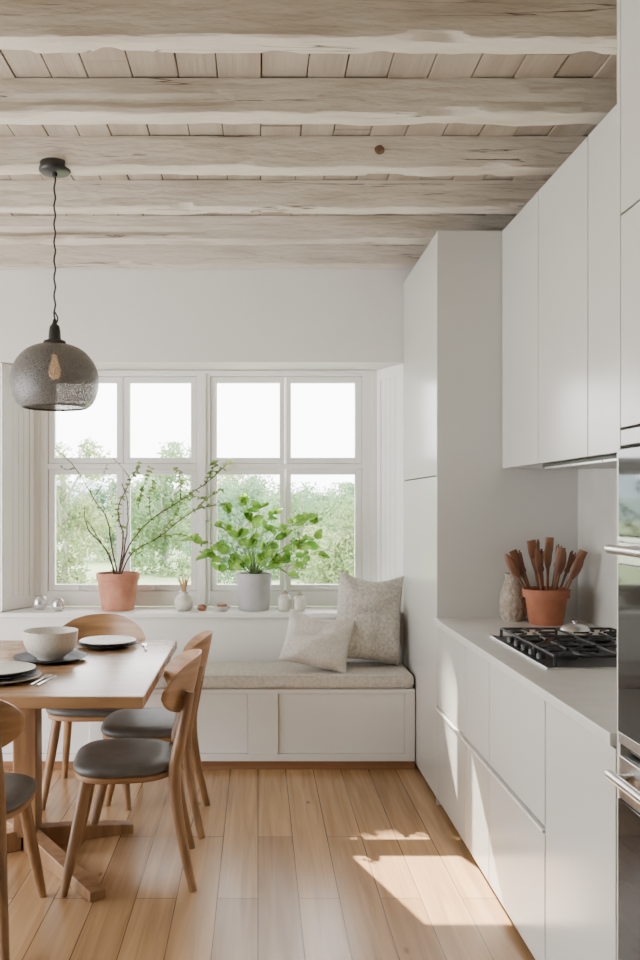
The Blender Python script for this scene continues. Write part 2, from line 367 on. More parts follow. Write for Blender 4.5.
def soft_box(x0, x1, y0, y1, z0, z1, r=.03, nx=60):
    b = nb(); box(b, x0, x1, y0, y1, z0, z1)
    bmesh.ops.bevel(b, geom=b.edges[:], offset=r, segments=4, profile=.5, affect='EDGES')
    return b
cush = thing('seat_cushion', 'long oatmeal fabric cushion covering the window bench', 'cushion', (-.33, 4.95, .439))
b = soft_box(-1.515, .852, 4.728, 5.130, .440, .522, .03)
obj('pad', b, 'seat_fabric', cush, smooth=True)
b = nb(); tube(b, [(-1.49, 4.732, .512), (.83, 4.732, .512)], .004, 8); obj('piping', b, 'seat_fabric', cush, smooth=True)

def pillow(w, h, th, name, label, loc, rot, m, sd, bend=0.0):
    n = 48; b = nb(); F_, B_ = {}, {}
    for i in range(n+1):
        for j in range(n+1):
            # denser samples near the rim keep the puffy edge round
            u = math.sin((-1+2*i/n)*PI/2); v = math.sin((-1+2*j/n)*PI/2)
            e = max(0, (1-abs(u)**3.0))*max(0, (1-abs(v)**3.0))
            t = th/2*e**.42*(1-.25*v)
            pin = 1-.07*(1-abs(v)**2)*abs(u)**3 ; pin2 = 1-.07*(1-abs(u)**2)*abs(v)**3
            x = u*w/2*pin + .015*(1-u*u)*v; z = v*h/2*pin2 - (.022*math.cos(u*2.2+.4) if v > 0 else 0)*v*v
            cr = max(0, abs(u*v)-.10)
            crease = .020*math.sin(7*(abs(u)-abs(v))+sd)*cr*e**.25
            fold = -.018*math.exp(-((v-.25*u-.15)/.10)**2)*(1-u*u)*(.5+.5*math.sin(sd+u*3))
            wr = noise.noise(Vector((u*1.7+sd, v*1.7, sd)))*.026*e**.3 + noise.noise(Vector((u*4+sd, v*4, sd)))*.007*e**.3 + crease - fold
            y = bend*(v*v)
            edge = i in (0, n) or j in (0, n)
            F_[i, j] = b.verts.new((x, y-t+wr, z))
            B_[i, j] = F_[i, j] if edge else b.verts.new((x, y+t+wr*.5, z))
    for i in range(n):
        for j in range(n):
            b.faces.new((F_[i, j], F_[i+1, j], F_[i+1, j+1], F_[i, j+1]))
            q = (B_[i, j], B_[i, j+1], B_[i+1, j+1], B_[i+1, j])
            try: b.faces.new(q)
            except ValueError: pass
    seam = [F_[n, j].co.copy() for j in range(0, n+1, 2)]
    t = thing(name, label, 'pillow', loc, 0, 'pillows on the window bench'); t.rotation_euler = rot
    obj('pillow_cover', b, m, t, smooth=True, local=True, ang=80)
    b = nb(); tube(b, seam, .003, 6); obj('seam', b, m, t, smooth=True, local=True)
    return t
R = math.radians
pillow(.395, .505, .22, 'throw_pillow', 'larger oatmeal woven pillow leaning upright in the bench corner', (.636, 5.03, .785), (R(-12), R(8), R(12)), M['pillow2'], 3.3, -.02)
pillow(.375, .30, .18, 'throw_pillow', 'smaller pale linen pillow in front of the larger pillow', (.330, 4.86, .682), (R(-26), R(11), R(-6)), M['pillow1'], 8.1, -.01)

# ------------------------------------------------------------------ kitchen cabinets
FX = .862
def slab(x0, x1, y0, y1, z0, z1):
    b = nb(); box(b, x0, x1, y0, y1, z0, z1); return b
g = .0034
tall = thing('tall_cabinet', 'tall off-white cabinet reaching the beams beside the window bench', 'cabinet', (1.2, 4.67, 0))
obj('body', slab(FX+.022, 1.55, 4.212, 5.16, .0, 2.76), 'carcass', tall)
obj('side_panel', slab(FX, 1.55, 4.19, 4.210, 0, 2.765), 'cab', tall, bevel=.0015)
obj('door', slab(FX, FX+.020, 4.214, 5.16, 1.585+g, 2.76), 'cab', tall, bevel=.0015)
obj('door', slab(FX, FX+.020, 4.214, 5.16, .03, 1.585-g), 'cab', tall, bevel=.0015)

Ys = [4.188, 3.605, 3.247, 2.613, 2.095]
blab = ['off-white drawer unit next to the tall cabinet', 'narrow off-white drawer unit, second from the tall cabinet', 'wide off-white two-drawer unit below the hob', 'off-white base cupboard with one full door beside the ovens']
for i in range(4):
    ya, yb = Ys[i+1]+g, Ys[i]-g
    t = thing('base_cabinet', blab[i], 'cabinet', (1.2, (ya+yb)/2, 0), 0, 'base cabinets under the worktop')
    b = nb(); box(b, FX+.024, 1.535, ya, yb, .08, .866); box(b, FX+.05, 1.5, ya, yb, 0, .08); obj('body', b, 'carcass', t)
    if i < 3:
        obj('drawer', slab(FX, FX+.020, ya, yb, .481, .860), 'cab', t, bevel=.0015)
        d = obj('drawer', slab(FX, FX+.020, ya, yb, .035, .461), 'cab', t, bevel=.0015)
        obj('handle', slab(FX-.007, FX+.020, ya, yb, .4615, .471), 'pull', d, label='thin bright metal edge pull')
    else:
        obj('door', slab(FX, FX+.020, ya, yb, .035, .860), 'cab', t, bevel=.0015)
o = obj('worktop', slab(FX-.016, 1.538, 2.094, 4.188, .868, .900), 'worktop', bevel=.003); tag(o, 'long pale stone worktop running along the base cabinets', 'worktop')
o = struct('trim_3', slab(1.54, 1.5545, 2.094, 4.188, .868, 1.615), 'splash', label='pale stone splashback behind the hob')

Yu = [4.188, 3.65, 3.10, 2.60, 2.095]
ulab = ['off-white wall cupboard farthest back against the tall cabinet', 'off-white wall cupboard second from the tall cabinet, over the hob', 'off-white wall cupboard third from the tall cabinet, cut by the oven tower', 'off-white wall cupboard hidden behind the oven tower']
for i in range(4):
    ya, yb = Yu[i+1]+g, Yu[i]-g
    t = thing('wall_cabinet', ulab[i], 'cabinet', (1.36, (ya+yb)/2, 1.62), 0, 'wall cupboards above the worktop')
    obj('body', slab(1.203, 1.552, ya+.004, yb-.004, 1.630, 2.755), 'carcass', t)
    obj('door', slab(1.175, 1.197, ya, yb, 1.620, 2.762), 'cab', t, bevel=.0015)
    b = nb(); box(b, 1.199, 1.552, ya, yb, 1.621, 1.6295); obj('bottom_panel', b, 'cab', t)
hood = thing('range_hood', 'slim built-in range hood with slotted metal underside below the wall cupboards', 'range hood', (1.37, 3.2, 1.6))
obj('hood_frame', slab(1.21, 1.52, 2.75, 3.70, 1.606, 1.619), 'black', hood, bevel=.002)
for k in range(3):
    b = nb()
    for q in range(9): box(b, 1.222, 1.508, 2.768+k*.31+q*.033, 2.784+k*.31+q*.033, 1.598, 1.606)
    box(b, 1.214, 1.222, 2.76+k*.31, 3.062+k*.31, 1.598, 1.606); box(b, 1.508, 1.516, 2.76+k*.31, 3.062+k*.31, 1.598, 1.606)
    obj('filter', b, 'steel', hood)

tower = thing('oven_tower', 'tall off-white cabinet housing the two ovens at the right edge', 'cabinet', (1.2, 1.77, 0))
b = nb(); box(b, FX+.022, 1.55, 1.45, 1.468, 0, 2.83); box(b, 1.535, 1.55, 1.468, 2.07, 0, 2.83)
for z in (.0, .28, .862, 1.588, 2.81): box(b, FX+.022, 1.535, 1.468, 2.07, z, z+.018)
obj('body', b, 'carcass', tower)
obj('side_panel', slab(FX, 1.55, 2.072, 2.091, 0, 2.835), 'cab', tower, bevel=.0015)
for z0, z1 in ((2.142, 2.83), (1.633, 2.136), (1.590, 1.627)): obj('door' if z1-z0 > .1 else 'filler_panel', slab(FX, FX+.02, 1.452, 2.069, z0, z1), 'cab', tower, bevel=.0015)
obj('drawer', slab(FX, FX+.02, 1.452, 2.069, .035, .290), 'cab', tower, bevel=.0015)
def oven(label, z0, z1, zh, ctrl):
    t = thing('oven', label, 'oven', (1.2, 1.77, z0), 0, 'built-in ovens')
    obj('body', slab(FX+.005, 1.45, 1.475, 2.064, z0+.004, z1-.004), 'steel', t)
    if ctrl:
        obj('control_panel', slab(FX-.006, FX+.004, 1.475, 2.068, zh+.03, z1-.004), 'oven_glass', t, bevel=.002)
        obj('trim_strip', slab(FX-.008, FX+.004, 1.475, 2.068, zh+.018, zh+.028), 'steel', t, bevel=.001)
    top = zh+.015 if ctrl else z1-.004
    obj('door_frame', slab(FX-.004, FX+.004, 1.475, 2.068, zh-.06 if not ctrl else zh-.035, top), 'steel', t, bevel=.002)
    obj('door_glass', slab(FX-.007, FX+.004, 1.475, 2.068, z0+.03, (zh-.06 if not ctrl else zh-.035)-.001), 'oven_glass', t, bevel=.002)
    obj('lower_strip', slab(FX-.005, FX+.004, 1.475, 2.068, z0+.004, z0+.029), 'steel', t, bevel=.001)
    b = nb(); tube(b, [(FX-.035, 1.50, zh), (FX-.035, 2.05, zh)], .011, 14)
    for yy in (1.53, 2.02): tube(b, [(FX-.035, yy, zh), (FX-.004, yy, zh)], .008, 10)
    obj('handle', b, 'steel', t, smooth=True)
oven('upper built-in oven with dark glass and steel bar handle', .882, 1.586, 1.346, True)
oven('lower built-in oven with steel bar handle near the worktop level', .300, .860, .815, False)

# hob
hob = thing('gas_hob', 'black gas hob with cast iron grates set in the worktop', 'hob', (1.215, 3.25, .9005))
b = soft_box(.965, 1.475, 2.90, 3.60, .901, .9045, .0012); obj('tray', b, 'hobtray', hob)
b = nb(); box(b, .962, .966, 2.897, 3.603, .901, .9052); box(b, 1.474, 1.478, 2.897, 3.603, .901, .9052); box(b, .966, 1.474, 2.897, 2.901, .901, .9052); box(b, .966, 1.474, 3.599, 3.603, .901, .9052); obj('edge_trim', b, 'steel', hob)
for bx, by, r in ((1.09, 3.09, .045), (1.35, 3.09, .035), (1.09, 3.42, .035), (1.35, 3.42, .045), (1.22, 3.255, .055)):
    b = nb(); lathe(b, [(0, 0), (r, 0), (r, .010), (r*.8, .012), (r*.8, .018), (r*.6, .020), (0, .020)], (bx, by, .905), 24); obj('burner', b, 'iron', hob, smooth=True)
for ya, yb in ((2.93, 3.145), (3.15, 3.365), (3.37, 3.575)):
    b = nb(); z = .938
    def bar(x0, y0, x1, y1, r=.005): tube(b, [(x0, y0, z), (x1, y1, z)], r, 6)
    bar(1.0, ya, 1.45, ya); bar(1.0, yb, 1.45, yb); bar(1.0, ya, 1.0, yb); bar(1.45, ya, 1.45, yb); bar(1.225, ya, 1.225, yb)
    ym = (ya+yb)/2
    for xx in (1.09, 1.35):
        bar(xx, ya, xx, ym-.03); bar(xx, ym+.03, xx, yb); bar(xx-.09, ym, xx-.03, ym); bar(xx+.03, ym, xx+.10, ym)
        for sx_, sy_ in ((-1, -1), (1, -1), (-1, 1), (1, 1)): bar(xx+sx_*.075, ym+sy_*.085, xx+sx_*.03, ym+sy_*.035, .004)
    for xx in (1.0, 1.225, 1.45):
        for yy in (ya, yb): tube(b, [(xx, yy, .905), (xx, yy, z)], .006, 6)
    obj('grate', b, 'iron', hob, smooth=True)
for k in range(5):
    b = nb(); lathe(b, [(0, 0), (.016, 0), (.014, .018), (.012, .020), (0, .020)], (.9985, 3.07+k*.09, .905), 18); obj('knob', b, 'black', hob, smooth=True)
lid = thing('pan_lid', 'small silver domed lid resting on the hob grate', 'lid', (1.275, 3.50, .9440))
b = nb(); lathe(b, [(0, .024), (.03, .022), (.048, .014), (.056, .004), (.058, 0), (.054, 0), (.045, .010), (0, .019)], (0, 0, 0), 32); obj('dome', b, 'steel', lid, smooth=True, local=True)
b = nb(); lathe(b, [(0, .024), (.005, .024), (.005, .029), (.010, .032), (.010, .036), (0, .038)], (0, 0, 0), 20); obj('knob', b, 'steel', lid, smooth=True, local=True)

# utensil crock
CX_, CY_ = 1.318, 3.98
crock = thing('utensil_pot', 'brown-orange terracotta pot holding wooden spoons on the worktop', 'pot', (CX_, CY_, .9005))
b = nb(); lathe(b, [(0, 0), (.070, 0), (.076, .01), (.092, .122), (.103, .124), (.106, .160), (.101, .163), (.095, .160), (.089, .13), (.067, .02), (0, .02)], seg=40)
obj('pot_body', b, 'terra2', crock, smooth=True, local=True)
slab_txt = ['leaning farthest left', 'second from the left', 'third from the left', 'fourth from the left', 'left one at the back', 'left of the middle', 'just left of the middle', 'tallest in the middle', 'just right of the middle', 'right of the middle', 'right one at the back', 'fourth from the right', 'third from the right', 'second from the right', 'leaning farthest right']
NS = 15
for i in range(NS):
    q = -1+2*i/(NS-1); kind = i % 3
    px = q*.055; py = (-.045, .01, .045)[i % 3]
    ax = q*27+(random.random()-.5)*6; ay = (9, 0, -7)[i % 3]; ln = .39-.04*q*q+random.uniform(-.07, .01)
    t = thing('wooden_spoon' if kind < 2 else 'wooden_brush', 'brown wooden utensil in the terracotta pot, '+slab_txt[i], 'spoon' if kind < 2 else 'brush', (CX_+px*.5, CY_+py*.7, .925), 0, 'wooden utensils in the terracotta pot')
    t.rotation_euler = (R(ay), R(ax), R((i*37) % 60 - 30))
    b = nb(); tube(b, [(0, 0, 0), (0, 0, ln*.4), (0, 0, ln*.75)], [.0055, .0055, .007], 8); obj('handle', b, 'spoon', t, smooth=True, local=True)
    b = nb()
    if kind == 0:
        pts = [(0, -.008*math.sin(k/12*PI), ln*.66+k/12*.12) for k in range(13)]
        rr = [max(.005, .021*math.sin(min(1, k/12*.90+.08)*PI)**.6) for k in range(13)]
        tube(b, pts, rr, 12)
        for v in b.verts: v.co.y *= .35
    elif kind == 1:
        pts = [(0, 0, ln*.6+k/8*.14) for k in range(9)]; rr = [.007+.012*min(1, k/5) for k in range(9)]
        tube(b, pts, rr, 12)
        for v in b.verts: v.co.y *= .25
    else:
        # bundle of stiff bristles
        for k in range(14):
            a = k*2.4; rr_ = .011*math.sqrt(k/14)
            tube(b, [(math.cos(a)*rr_*.6, math.sin(a)*rr_*.6, ln*.68), (math.cos(a)*rr_*1.5, math.sin(a)*rr_*1.3, ln*.68+.085+.012*math.sin(k*1.7))], [.003, .0026], 5)
        lathe(b, [(0, -.004), (.010, -.004), (.0125, .008), (.010, .020), (0, .020)], (0, 0, ln*.66), 14)
    obj('spoon_head' if kind < 2 else 'bristles', b, 'spoon', t, smooth=True, local=True)
vs = thing('textured_vase', 'small beige knobbly textured vase behind the spoon pot', 'vase', (1.205, 4.110, .9005))
b = nb(); lathe(b, [(0, 0), (.048, 0), (.060, .03), (.063, .08), (.057, .13), (.043, .17), (.034, .2), (.04, .222), (.034, .222), (.028, .2), (.04, .16), (.05, .05), (0, .02)], seg=48)
for v in b.verts:
    r = math.hypot(v.co.x, v.co.y)
    if r > .03: s = 1+.05*math.sin(math.atan2(v.co.y, v.co.x)*12)*math.sin(v.co.z*150); v.co.x *= s; v.co.y *= s
obj('vase_body', b, 'woven', vs, smooth=True, local=True)

# ------------------------------------------------------------------ table
tb = thing('dining_table', 'oak dining table with thick top and central pedestal', 'table', (-1.0, 3.81, 0))
b = soft_box(-1.62, -.415, 3.16, 4.47, .705, .75, .008); obj('tabletop', b, 'oak_x', tb, smooth=True)
b = nb(); box(b, -1.45, -.60, 3.62, 3.74, .66, .704); box(b, -1.04, -.92, 3.3, 4.3, .66, .704); obj('top_support', b, 'oak_x', tb, bevel=.004)
b = nb(); box(b, -1.025, -.925, 3.63, 3.73, .055, .66); obj('leg', b, 'oakleg', tb, bevel=.006, label='thick square oak post')
for ex, ey in ((-.585, 3.18), (-.56, 3.86), (-1.39, 4.14), (-1.40, 3.48)):
    p = Vector((-.975, 3.68)); q = Vector((ex, ey)); d = (q-p); L_ = d.length; d.normalize()
    mx = Matrix(((d.x, -d.y, 0, p.x), (d.y, d.x, 0, p.y), (0, 0, 1, 0), (0, 0, 0, 1)))
    b = nb()
    pts = [(.03, .0), (.03, .085), (.16, .075), (L_, .038), (L_, 0)]
    A = [b.verts.new(mx @ Vector((u, -.032, z))) for u, z in pts]; B = [b.verts.new(mx @ Vector((u, .032, z))) for u, z in pts]
    b.faces.new(A); b.faces.new(B[::-1])
    for k in range(5): b.faces.new((A[k], A[(k+1) % 5], B[(k+1) % 5], B[k]))
    obj('foot', b, 'oakleg', tb, bevel=.004)

# ------------------------------------------------------------------ chairs (local: front +Y)
def make_chair(label, loc, rz):
    t = thing('dining_chair', label, 'chair', loc, rz, 'oak dining chairs around the table')
    def seat_poly(s, n=40, back=-.19, front=.205, w=.215):
        out = []
        for k in range(n):
            a = 2*PI*k/n; c_, s_ = math.cos(a), math.sin(a); e = .66
            x_ = w*math.copysign(abs(c_)**e, c_); y_ = (front-back)/2*math.copysign(abs(s_)**e, s_)+(front+back)/2
            x_ *= 1+.06*(y_/.2)
            out.append((x_*s, y_*s))
        return out
    b = nb(); prism(b, seat_poly(.97), .408, .432); obj('seat_frame', b, 'oak', t, bevel=.006, smooth=True, local=True)
    b = nb(); rings = []
    for s, z in ((.96, .4325), (1.0, .438), (1.01, .450), (.99, .462), (.93, .470), (.7, .474), (.35, .470)):
        rings.append([b.verts.new((x_, y_, z)) for x_, y_ in seat_poly(s)])
    for a, c in zip(rings, rings[1:]):
        for k in range(40): b.faces.new((a[k], a[(k+1) % 40], c[(k+1) % 40], c[k]))
    b.faces.new(rings[0][::-1]); b.faces.new(rings[-1]); obj('seat', b, 'pad', t, smooth=True, local=True, label='dark grey padded seat')
    for sx_ in (-1, 1):
        b = nb(); tube(b, smoothcurve([(sx_*.150, .145, .410), (sx_*.175, .18, .22), (sx_*.205, .225, 0)], 4), [.023, .0235, .0235, .023, .022, .021, .019, .017, .015], 12); obj('leg', b, 'oakleg', t, smooth=True, local=True)
        b = nb()
        P = smoothcurve([(sx_*.205, -.255, 0), (sx_*.180, -.208, .22), (sx_*.165, -.185, .42), (sx_*.168, -.212, .58), (sx_*.165, -.243, .74)], 4)
        n = len(P); tube(b, P, [.015+.009*min(1, k/(n*.45)) - (.006*max(0, (k/n-.6)/.4)) for k in range(n)], 12)
        obj('leg', b, 'oakleg', t, smooth=True, local=True)
    b = nb(); tube(b, [(-.165, -.183, .40), (.165, -.183, .40)], .013, 8); obj('stretcher', b, 'oakleg', t, smooth=True, local=True)
    b = nb(); nu, nv = 36, 10; Fr, Bk = {}, {}
    for i in range(nu+1):
        u = -1+2*i/nu
        hh = .110*max(.03, (1-abs(u)**2.6))**.5
        for j in range(nv+1):
            v = -1+2*j/nv
            z = .740+.015*(1-u*u)+v*hh; x_ = u*.238
            yc = -.262+.115*u*u-(z-.745)*.22
            th = .008*(1-.5*abs(v)**4)
            Fr[i, j] = b.verts.new((x_, yc+th, z)); Bk[i, j] = b.verts.new((x_, yc-th, z))
    for i in range(nu):
        for j in range(nv):
            b.faces.new((Fr[i, j], Fr[i+1, j], Fr[i+1, j+1], Fr[i, j+1])); b.faces.new((Bk[i, j], Bk[i, j+1], Bk[i+1, j+1], Bk[i+1, j]))
        for j in (0, nv): b.faces.new((Fr[i, j], Bk[i, j], Bk[i+1, j], Fr[i+1, j]))
    for j in range(nv):
        for i in (0, nu): b.faces.new((Fr[i, j], Fr[i, j+1], Bk[i, j+1], Bk[i, j]))
    obj('backrest', b, 'oak', t, smooth=True, local=True)
    return t
ch = make_chair('oak chair nearest the viewer on the bench side of table, shown whole with grey seat', (-.515, 3.44, 0), R(95))
dup(ch, (-.50, 3.98, 0), R(90), 'oak chair behind the whole one, its seat between table and window bench')
dup(ch, (-.82, 4.35, 0), R(180), 'oak chair on the window side of table, only its curved back rising above')
dup(ch, (-1.00, 2.99, 0), R(0), 'oak chair cut off by the left edge of the photo')

# ------------------------------------------------------------------ tableware
TZ = .7505
def plate(name, label, x, y, z, r, m, group=None, cat='plate'):
    b = nb(); lathe(b, [(0, 0), (r*.6, 0), (r*.66, .003), (r*.97, .016), (r, .019), (r*.975, .021), (r*.7, .008), (r*.62, .006), (0, .006)], seg=56)
    o = obj(name, b, m, smooth=True); o.location = (x, y, z); tag(o, label, cat, group); return o
plate('dinner_plate', 'dark stoneware plate under the speckled bowl', -.93, 3.90, TZ, .165, 'dplate')
bw = thing('bowl', 'large speckled cream bowl on the dark plate', 'bowl', (-.93, 3.90, TZ+.0065))
b = nb(); lathe(b, [(0, .006), (.05, .006), (.052, 0), (.058, 0), (.06, .008), (.10, .035), (.118, .075), (.122, .125), (.119, .127), (.115, .12), (.11, .075), (.09, .04), (.05, .016), (0, .014)], seg=56)
obj('bowl_body', b, 'bowl', bw, smooth=True, local=True)
plate('dinner_plate', 'dark lower plate of the pair at the window side of table', -.735, 4.26, TZ, .145, 'dplate', 'place setting plates')
plate('dinner_plate', 'cream upper plate of the pair at the window side of table', -.735, 4.26, TZ+.0145, .138, 'ceramic', 'place setting plates')
plate('dinner_plate', 'grey bottom plate of the stack at the left edge of photo', -1.03, 3.46, TZ, .165, 'gplate', 'place setting plates')
plate('dinner_plate', 'dark middle plate of the stack at the left edge of photo', -1.03, 3.46, TZ+.0145, .150, 'dplate', 'place setting plates')
plate('dinner_plate', 'cream top plate of the stack at the left edge of photo', -1.03, 3.46, TZ+.029, .142, 'ceramic', 'place setting plates')
def knife(x, y, z, rz, lab):
    t = thing('knife', lab, 'knife', (x, y, z), rz)
    b = nb(); tube(b, [(0, -.10, .004), (0, -.02, .004)], [.006, .005], 8, flat=.6); obj('handle', b, 'steel', t, smooth=True, local=True)
    b = nb(); prism(b, [(-.005, -.02), (.006, -.02), (.009, .05), (.003, .10), (-.005, .09)], .002, .0045); obj('blade', b, 'steel', t, local=True)
def fork(x, y, z, rz, lab):
    t = thing('fork', lab, 'fork', (x, y, z), rz)
    b = nb(); tube(b, [(0, -.10, .004), (0, .02, .005)], [.006, .003], 8, flat=.5); obj('handle', b, 'steel', t, smooth=True, local=True)
    b = nb(); prism(b, [(-.004, .018), (.004, .018), (.012, .04), (.012, .05), (-.012, .05), (-.012, .04)], .003, .006)
    for k in range(4): box(b, -.012+k*.0066, -.008+k*.0066, .05, .095, .003, .0055)
    obj('tines', b, 'steel', t, local=True)
knife(-.835, 3.44, TZ, R(-8), 'steel knife beside the left-edge plate stack, nearer the table edge')
fork(-.862, 3.45, TZ, R(-8), 'steel fork between the left-edge plate stack and the knife')
fork(-.55, 4.24, TZ, R(10), 'steel fork right of the window-side plates')

# ------------------------------------------------------------------ pendant
PX, PY = -.846, 3.62
pd = thing('pendant_lamp', 'pendant lamp with smoked textured glass globe on black cord', 'lamp', (PX, PY, 2.83))
b = nb(); lathe(b, [(0, 0), (.06, 0), (.065, -.006), (.065, -.034), (.06, -.040), (.012, -.042), (.010, -.056), (0, -.056)], (PX, PY, 2.868), 36); obj('canopy', b, 'black', pd, smooth=True)
b = nb(); pts = [(PX+.003*math.sin(k*1.3), PY+.003*math.cos(k*1.3), 2.815-k*(2.815-2.20)/40) for k in range(41)]
tube(b, pts, .0038, 8)
tube(b, smoothcurve([(PX, PY, 2.25), (PX+.012, PY, 2.225), (PX+.008, PY, 2.205), (PX-.010, PY, 2.20), (PX, PY, 2.185)], 5), .0035, 6)
obj('cord', b, 'black', pd, smooth=True)
b = nb(); lathe(b, [(0, .05), (.007, .05), (.010, .03), (.020, .022), (.024, .0), (.026, -.035), (.044, -.04), (.048, -.052), (.03, -.056), (.018, -.09), (0, -.09)], (PX, PY, 2.168), 32); obj('socket', b, 'black', pd, smooth=True)
b = nb()
pr = [(.040, 2.115), (.080, 2.107), (.122, 2.085), (.154, 2.050), (.174, 2.010), (.181, 1.968), (.178, 1.925), (.166, 1.887), (.150, 1.863), (.134, 1.851)]
prs = [(p.x, p.y) for p in smoothcurve([(r, z, 0) for r, z in pr], 3)]
lathe(b, prs, (PX, PY, 0), 64); sh = obj('lamp_shade', b, 'shade', pd, smooth=True)
b = nb(); lathe(b, [(.136, 1.853), (.130, 1.849), (.130, 1.855), (.134, 1.858)], (PX, PY, 0), 64); obj('shade_rim', b, 'black', pd, smooth=True)
b = nb(); lathe(b, [(0, 2.07), (.010, 2.07), (.012, 2.05), (.022, 2.02), (.026, 2.00), (.022, 1.98), (.010, 1.968), (0, 1.966)], (PX, PY, 0), 24); obj('bulb', b, 'bulb', pd, smooth=True)

# ------------------------------------------------------------------ sill objects
SZ = .8045
def X(px, y): return (px-258)*y/F
def potprof(r, h): return [(0, 0), (r*.70, 0), (r*.74, .008), (r*.94, h*.80), (r*.94, h*.81), (r, h*.82), (r, h), (r*.92, h), (r*.90, h*.85), (0, h*.84)]
ys = 5.30
p1 = thing('potted_branches', 'terracotta pot with tall sparse leafy branches on the sill', 'potted plant', (X(118, ys), ys, SZ))
b = nb(); lathe(b, potprof(.132, .225), seg=44); obj('pot', b, 'terra', p1, smooth=True, local=True)
b = nb(); lathe(b, [(0, .2), (.06, .198), (.115, .193), (.115, .189), (0, .189)], seg=24); obj('soil', b, 'soil', p1, smooth=True, local=True)
BR = [([(118, 580), (112, 545), (108, 520), (95, 500), (78, 470), (60, 452)], .3), ([(118, 580), (123, 540), (117, 512), (130, 482), (138, 465)], -.2),
      ([(118, 580), (128, 548), (150, 522), (178, 503), (205, 484), (230, 463)], -.4), ([(120, 580), (132, 555), (160, 538), (195, 512), (226, 506)], .5),
      ([(115, 580), (109, 558), (98, 542), (84, 520)], -.5), ([(117, 580), (106, 550), (90, 530), (87, 508)], .6), ([(119, 580), (127, 535), (128, 505), (122, 485)], .1),
      ([(95, 500), (104, 485), (108, 468)], .3), ([(150, 522), (148, 500), (152, 484)], -.4), ([(178, 503), (180, 485), (176, 470)], -.4), ([(160, 538), (182, 536), (205, 545)], .5),
      ([(205, 484), (212, 470), (214, 462)], -.4), ([(78, 470), (70, 472), (62, 468)], .3), ([(195, 512), (208, 500), (222, 492)], .5), ([(130, 482), (122, 470), (112, 460)], -.2), ([(138, 510), (142, 490), (150, 470)], -.1),
      ([(178, 503), (190, 498), (204, 500)], -.4), ([(160, 538), (172, 522), (180, 512)], .5)]
bw_ = nb(); bl = nb()
def leafquad(bm, p, d, ln, wd, up=Vector((0, 0, 1)), droop=.25, nseg=4, pw=.8):
    d = d.normalized(); s = d.cross(up)
    if s.length < .05: s = d.cross(Vector((.3, .9, .2)))
    s.normalize(); n = s.cross(d).normalized()
    Lc, Lm, Lr = [], [], []
    for k in range(nseg+1):
        q = k/nseg; w = wd*max(0, math.sin(PI*min(1, (q**.85)*.97+.02)))**pw*.5
        c = p + d*ln*q - Vector((0, 0, 1))*droop*ln*q*q
        Lm.append(bm.verts.new(c)); Lc.append(bm.verts.new(c+s*w+n*w*.28)); Lr.append(bm.verts.new(c-s*w+n*w*.28))
    for k in range(nseg):
        bm.faces.new((Lc[k], Lm[k], Lm[k+1], Lc[k+1])); bm.faces.new((Lm[k], Lr[k], Lr[k+1], Lm[k+1]))
for bi, (pl, dep) in enumerate(BR):
    pts = []
    for k, (a, c) in enumerate(pl):
        hz = (580-c)/164+.19
        pts.append(Vector(((a-118)/164, -dep*(hz-.19)*.35*1.0, hz)))
    P = smoothcurve(pts, 5); n = len(P)
    P = [p+Vector((random.uniform(-1, 1), random.uniform(-1, 1), random.uniform(-1, 1)))*.003 for p in P]
    r0 = .0055 if bi < 7 else .0027
    tube(bw_, P, [r0*(1-.65*k/n) for k in range(n)], 6)
    right = pl[-1][0] > 135
    for k in range(n//4, n):
        for _ in range(5 if right else 2):
            if random.random() < (.62 if right else .45):
                d = Vector((random.uniform(-1, 1), random.uniform(-1, 1), random.uniform(-.4, 1)))
                leafquad(bl, P[k], d, random.uniform(.018, .038) if right else random.uniform(.012, .022), random.uniform(.012, .018) if right else .009, nseg=3, up=Vector((random.uniform(-.5, .5), -1, .5)))
obj('branches', bw_, 'twig', p1, smooth=True, local=True); obj('foliage', bl, 'leaf_s', p1, smooth=True, local=True)

p2 = thing('potted_plant', 'bushy bright green houseplant in grey pot on the sill', 'potted plant', (X(254, ys), ys, SZ))
b = nb(); lathe(b, [(0, 0), (.088, 0), (.092, .006), (.110, .22), (.108, .225), (.102, .222), (.098, .19), (0, .185)], seg=44); obj('pot', b, 'potgrey', p2, smooth=True, local=True)
b = nb(); lathe(b, [(0, .205), (.06, .202), (.095, .195), (.095, .190), (0, .190)], seg=24); obj('soil', b, 'soil', p2, smooth=True, local=True)
bs = nb(); bl = nb(); random.seed(21)
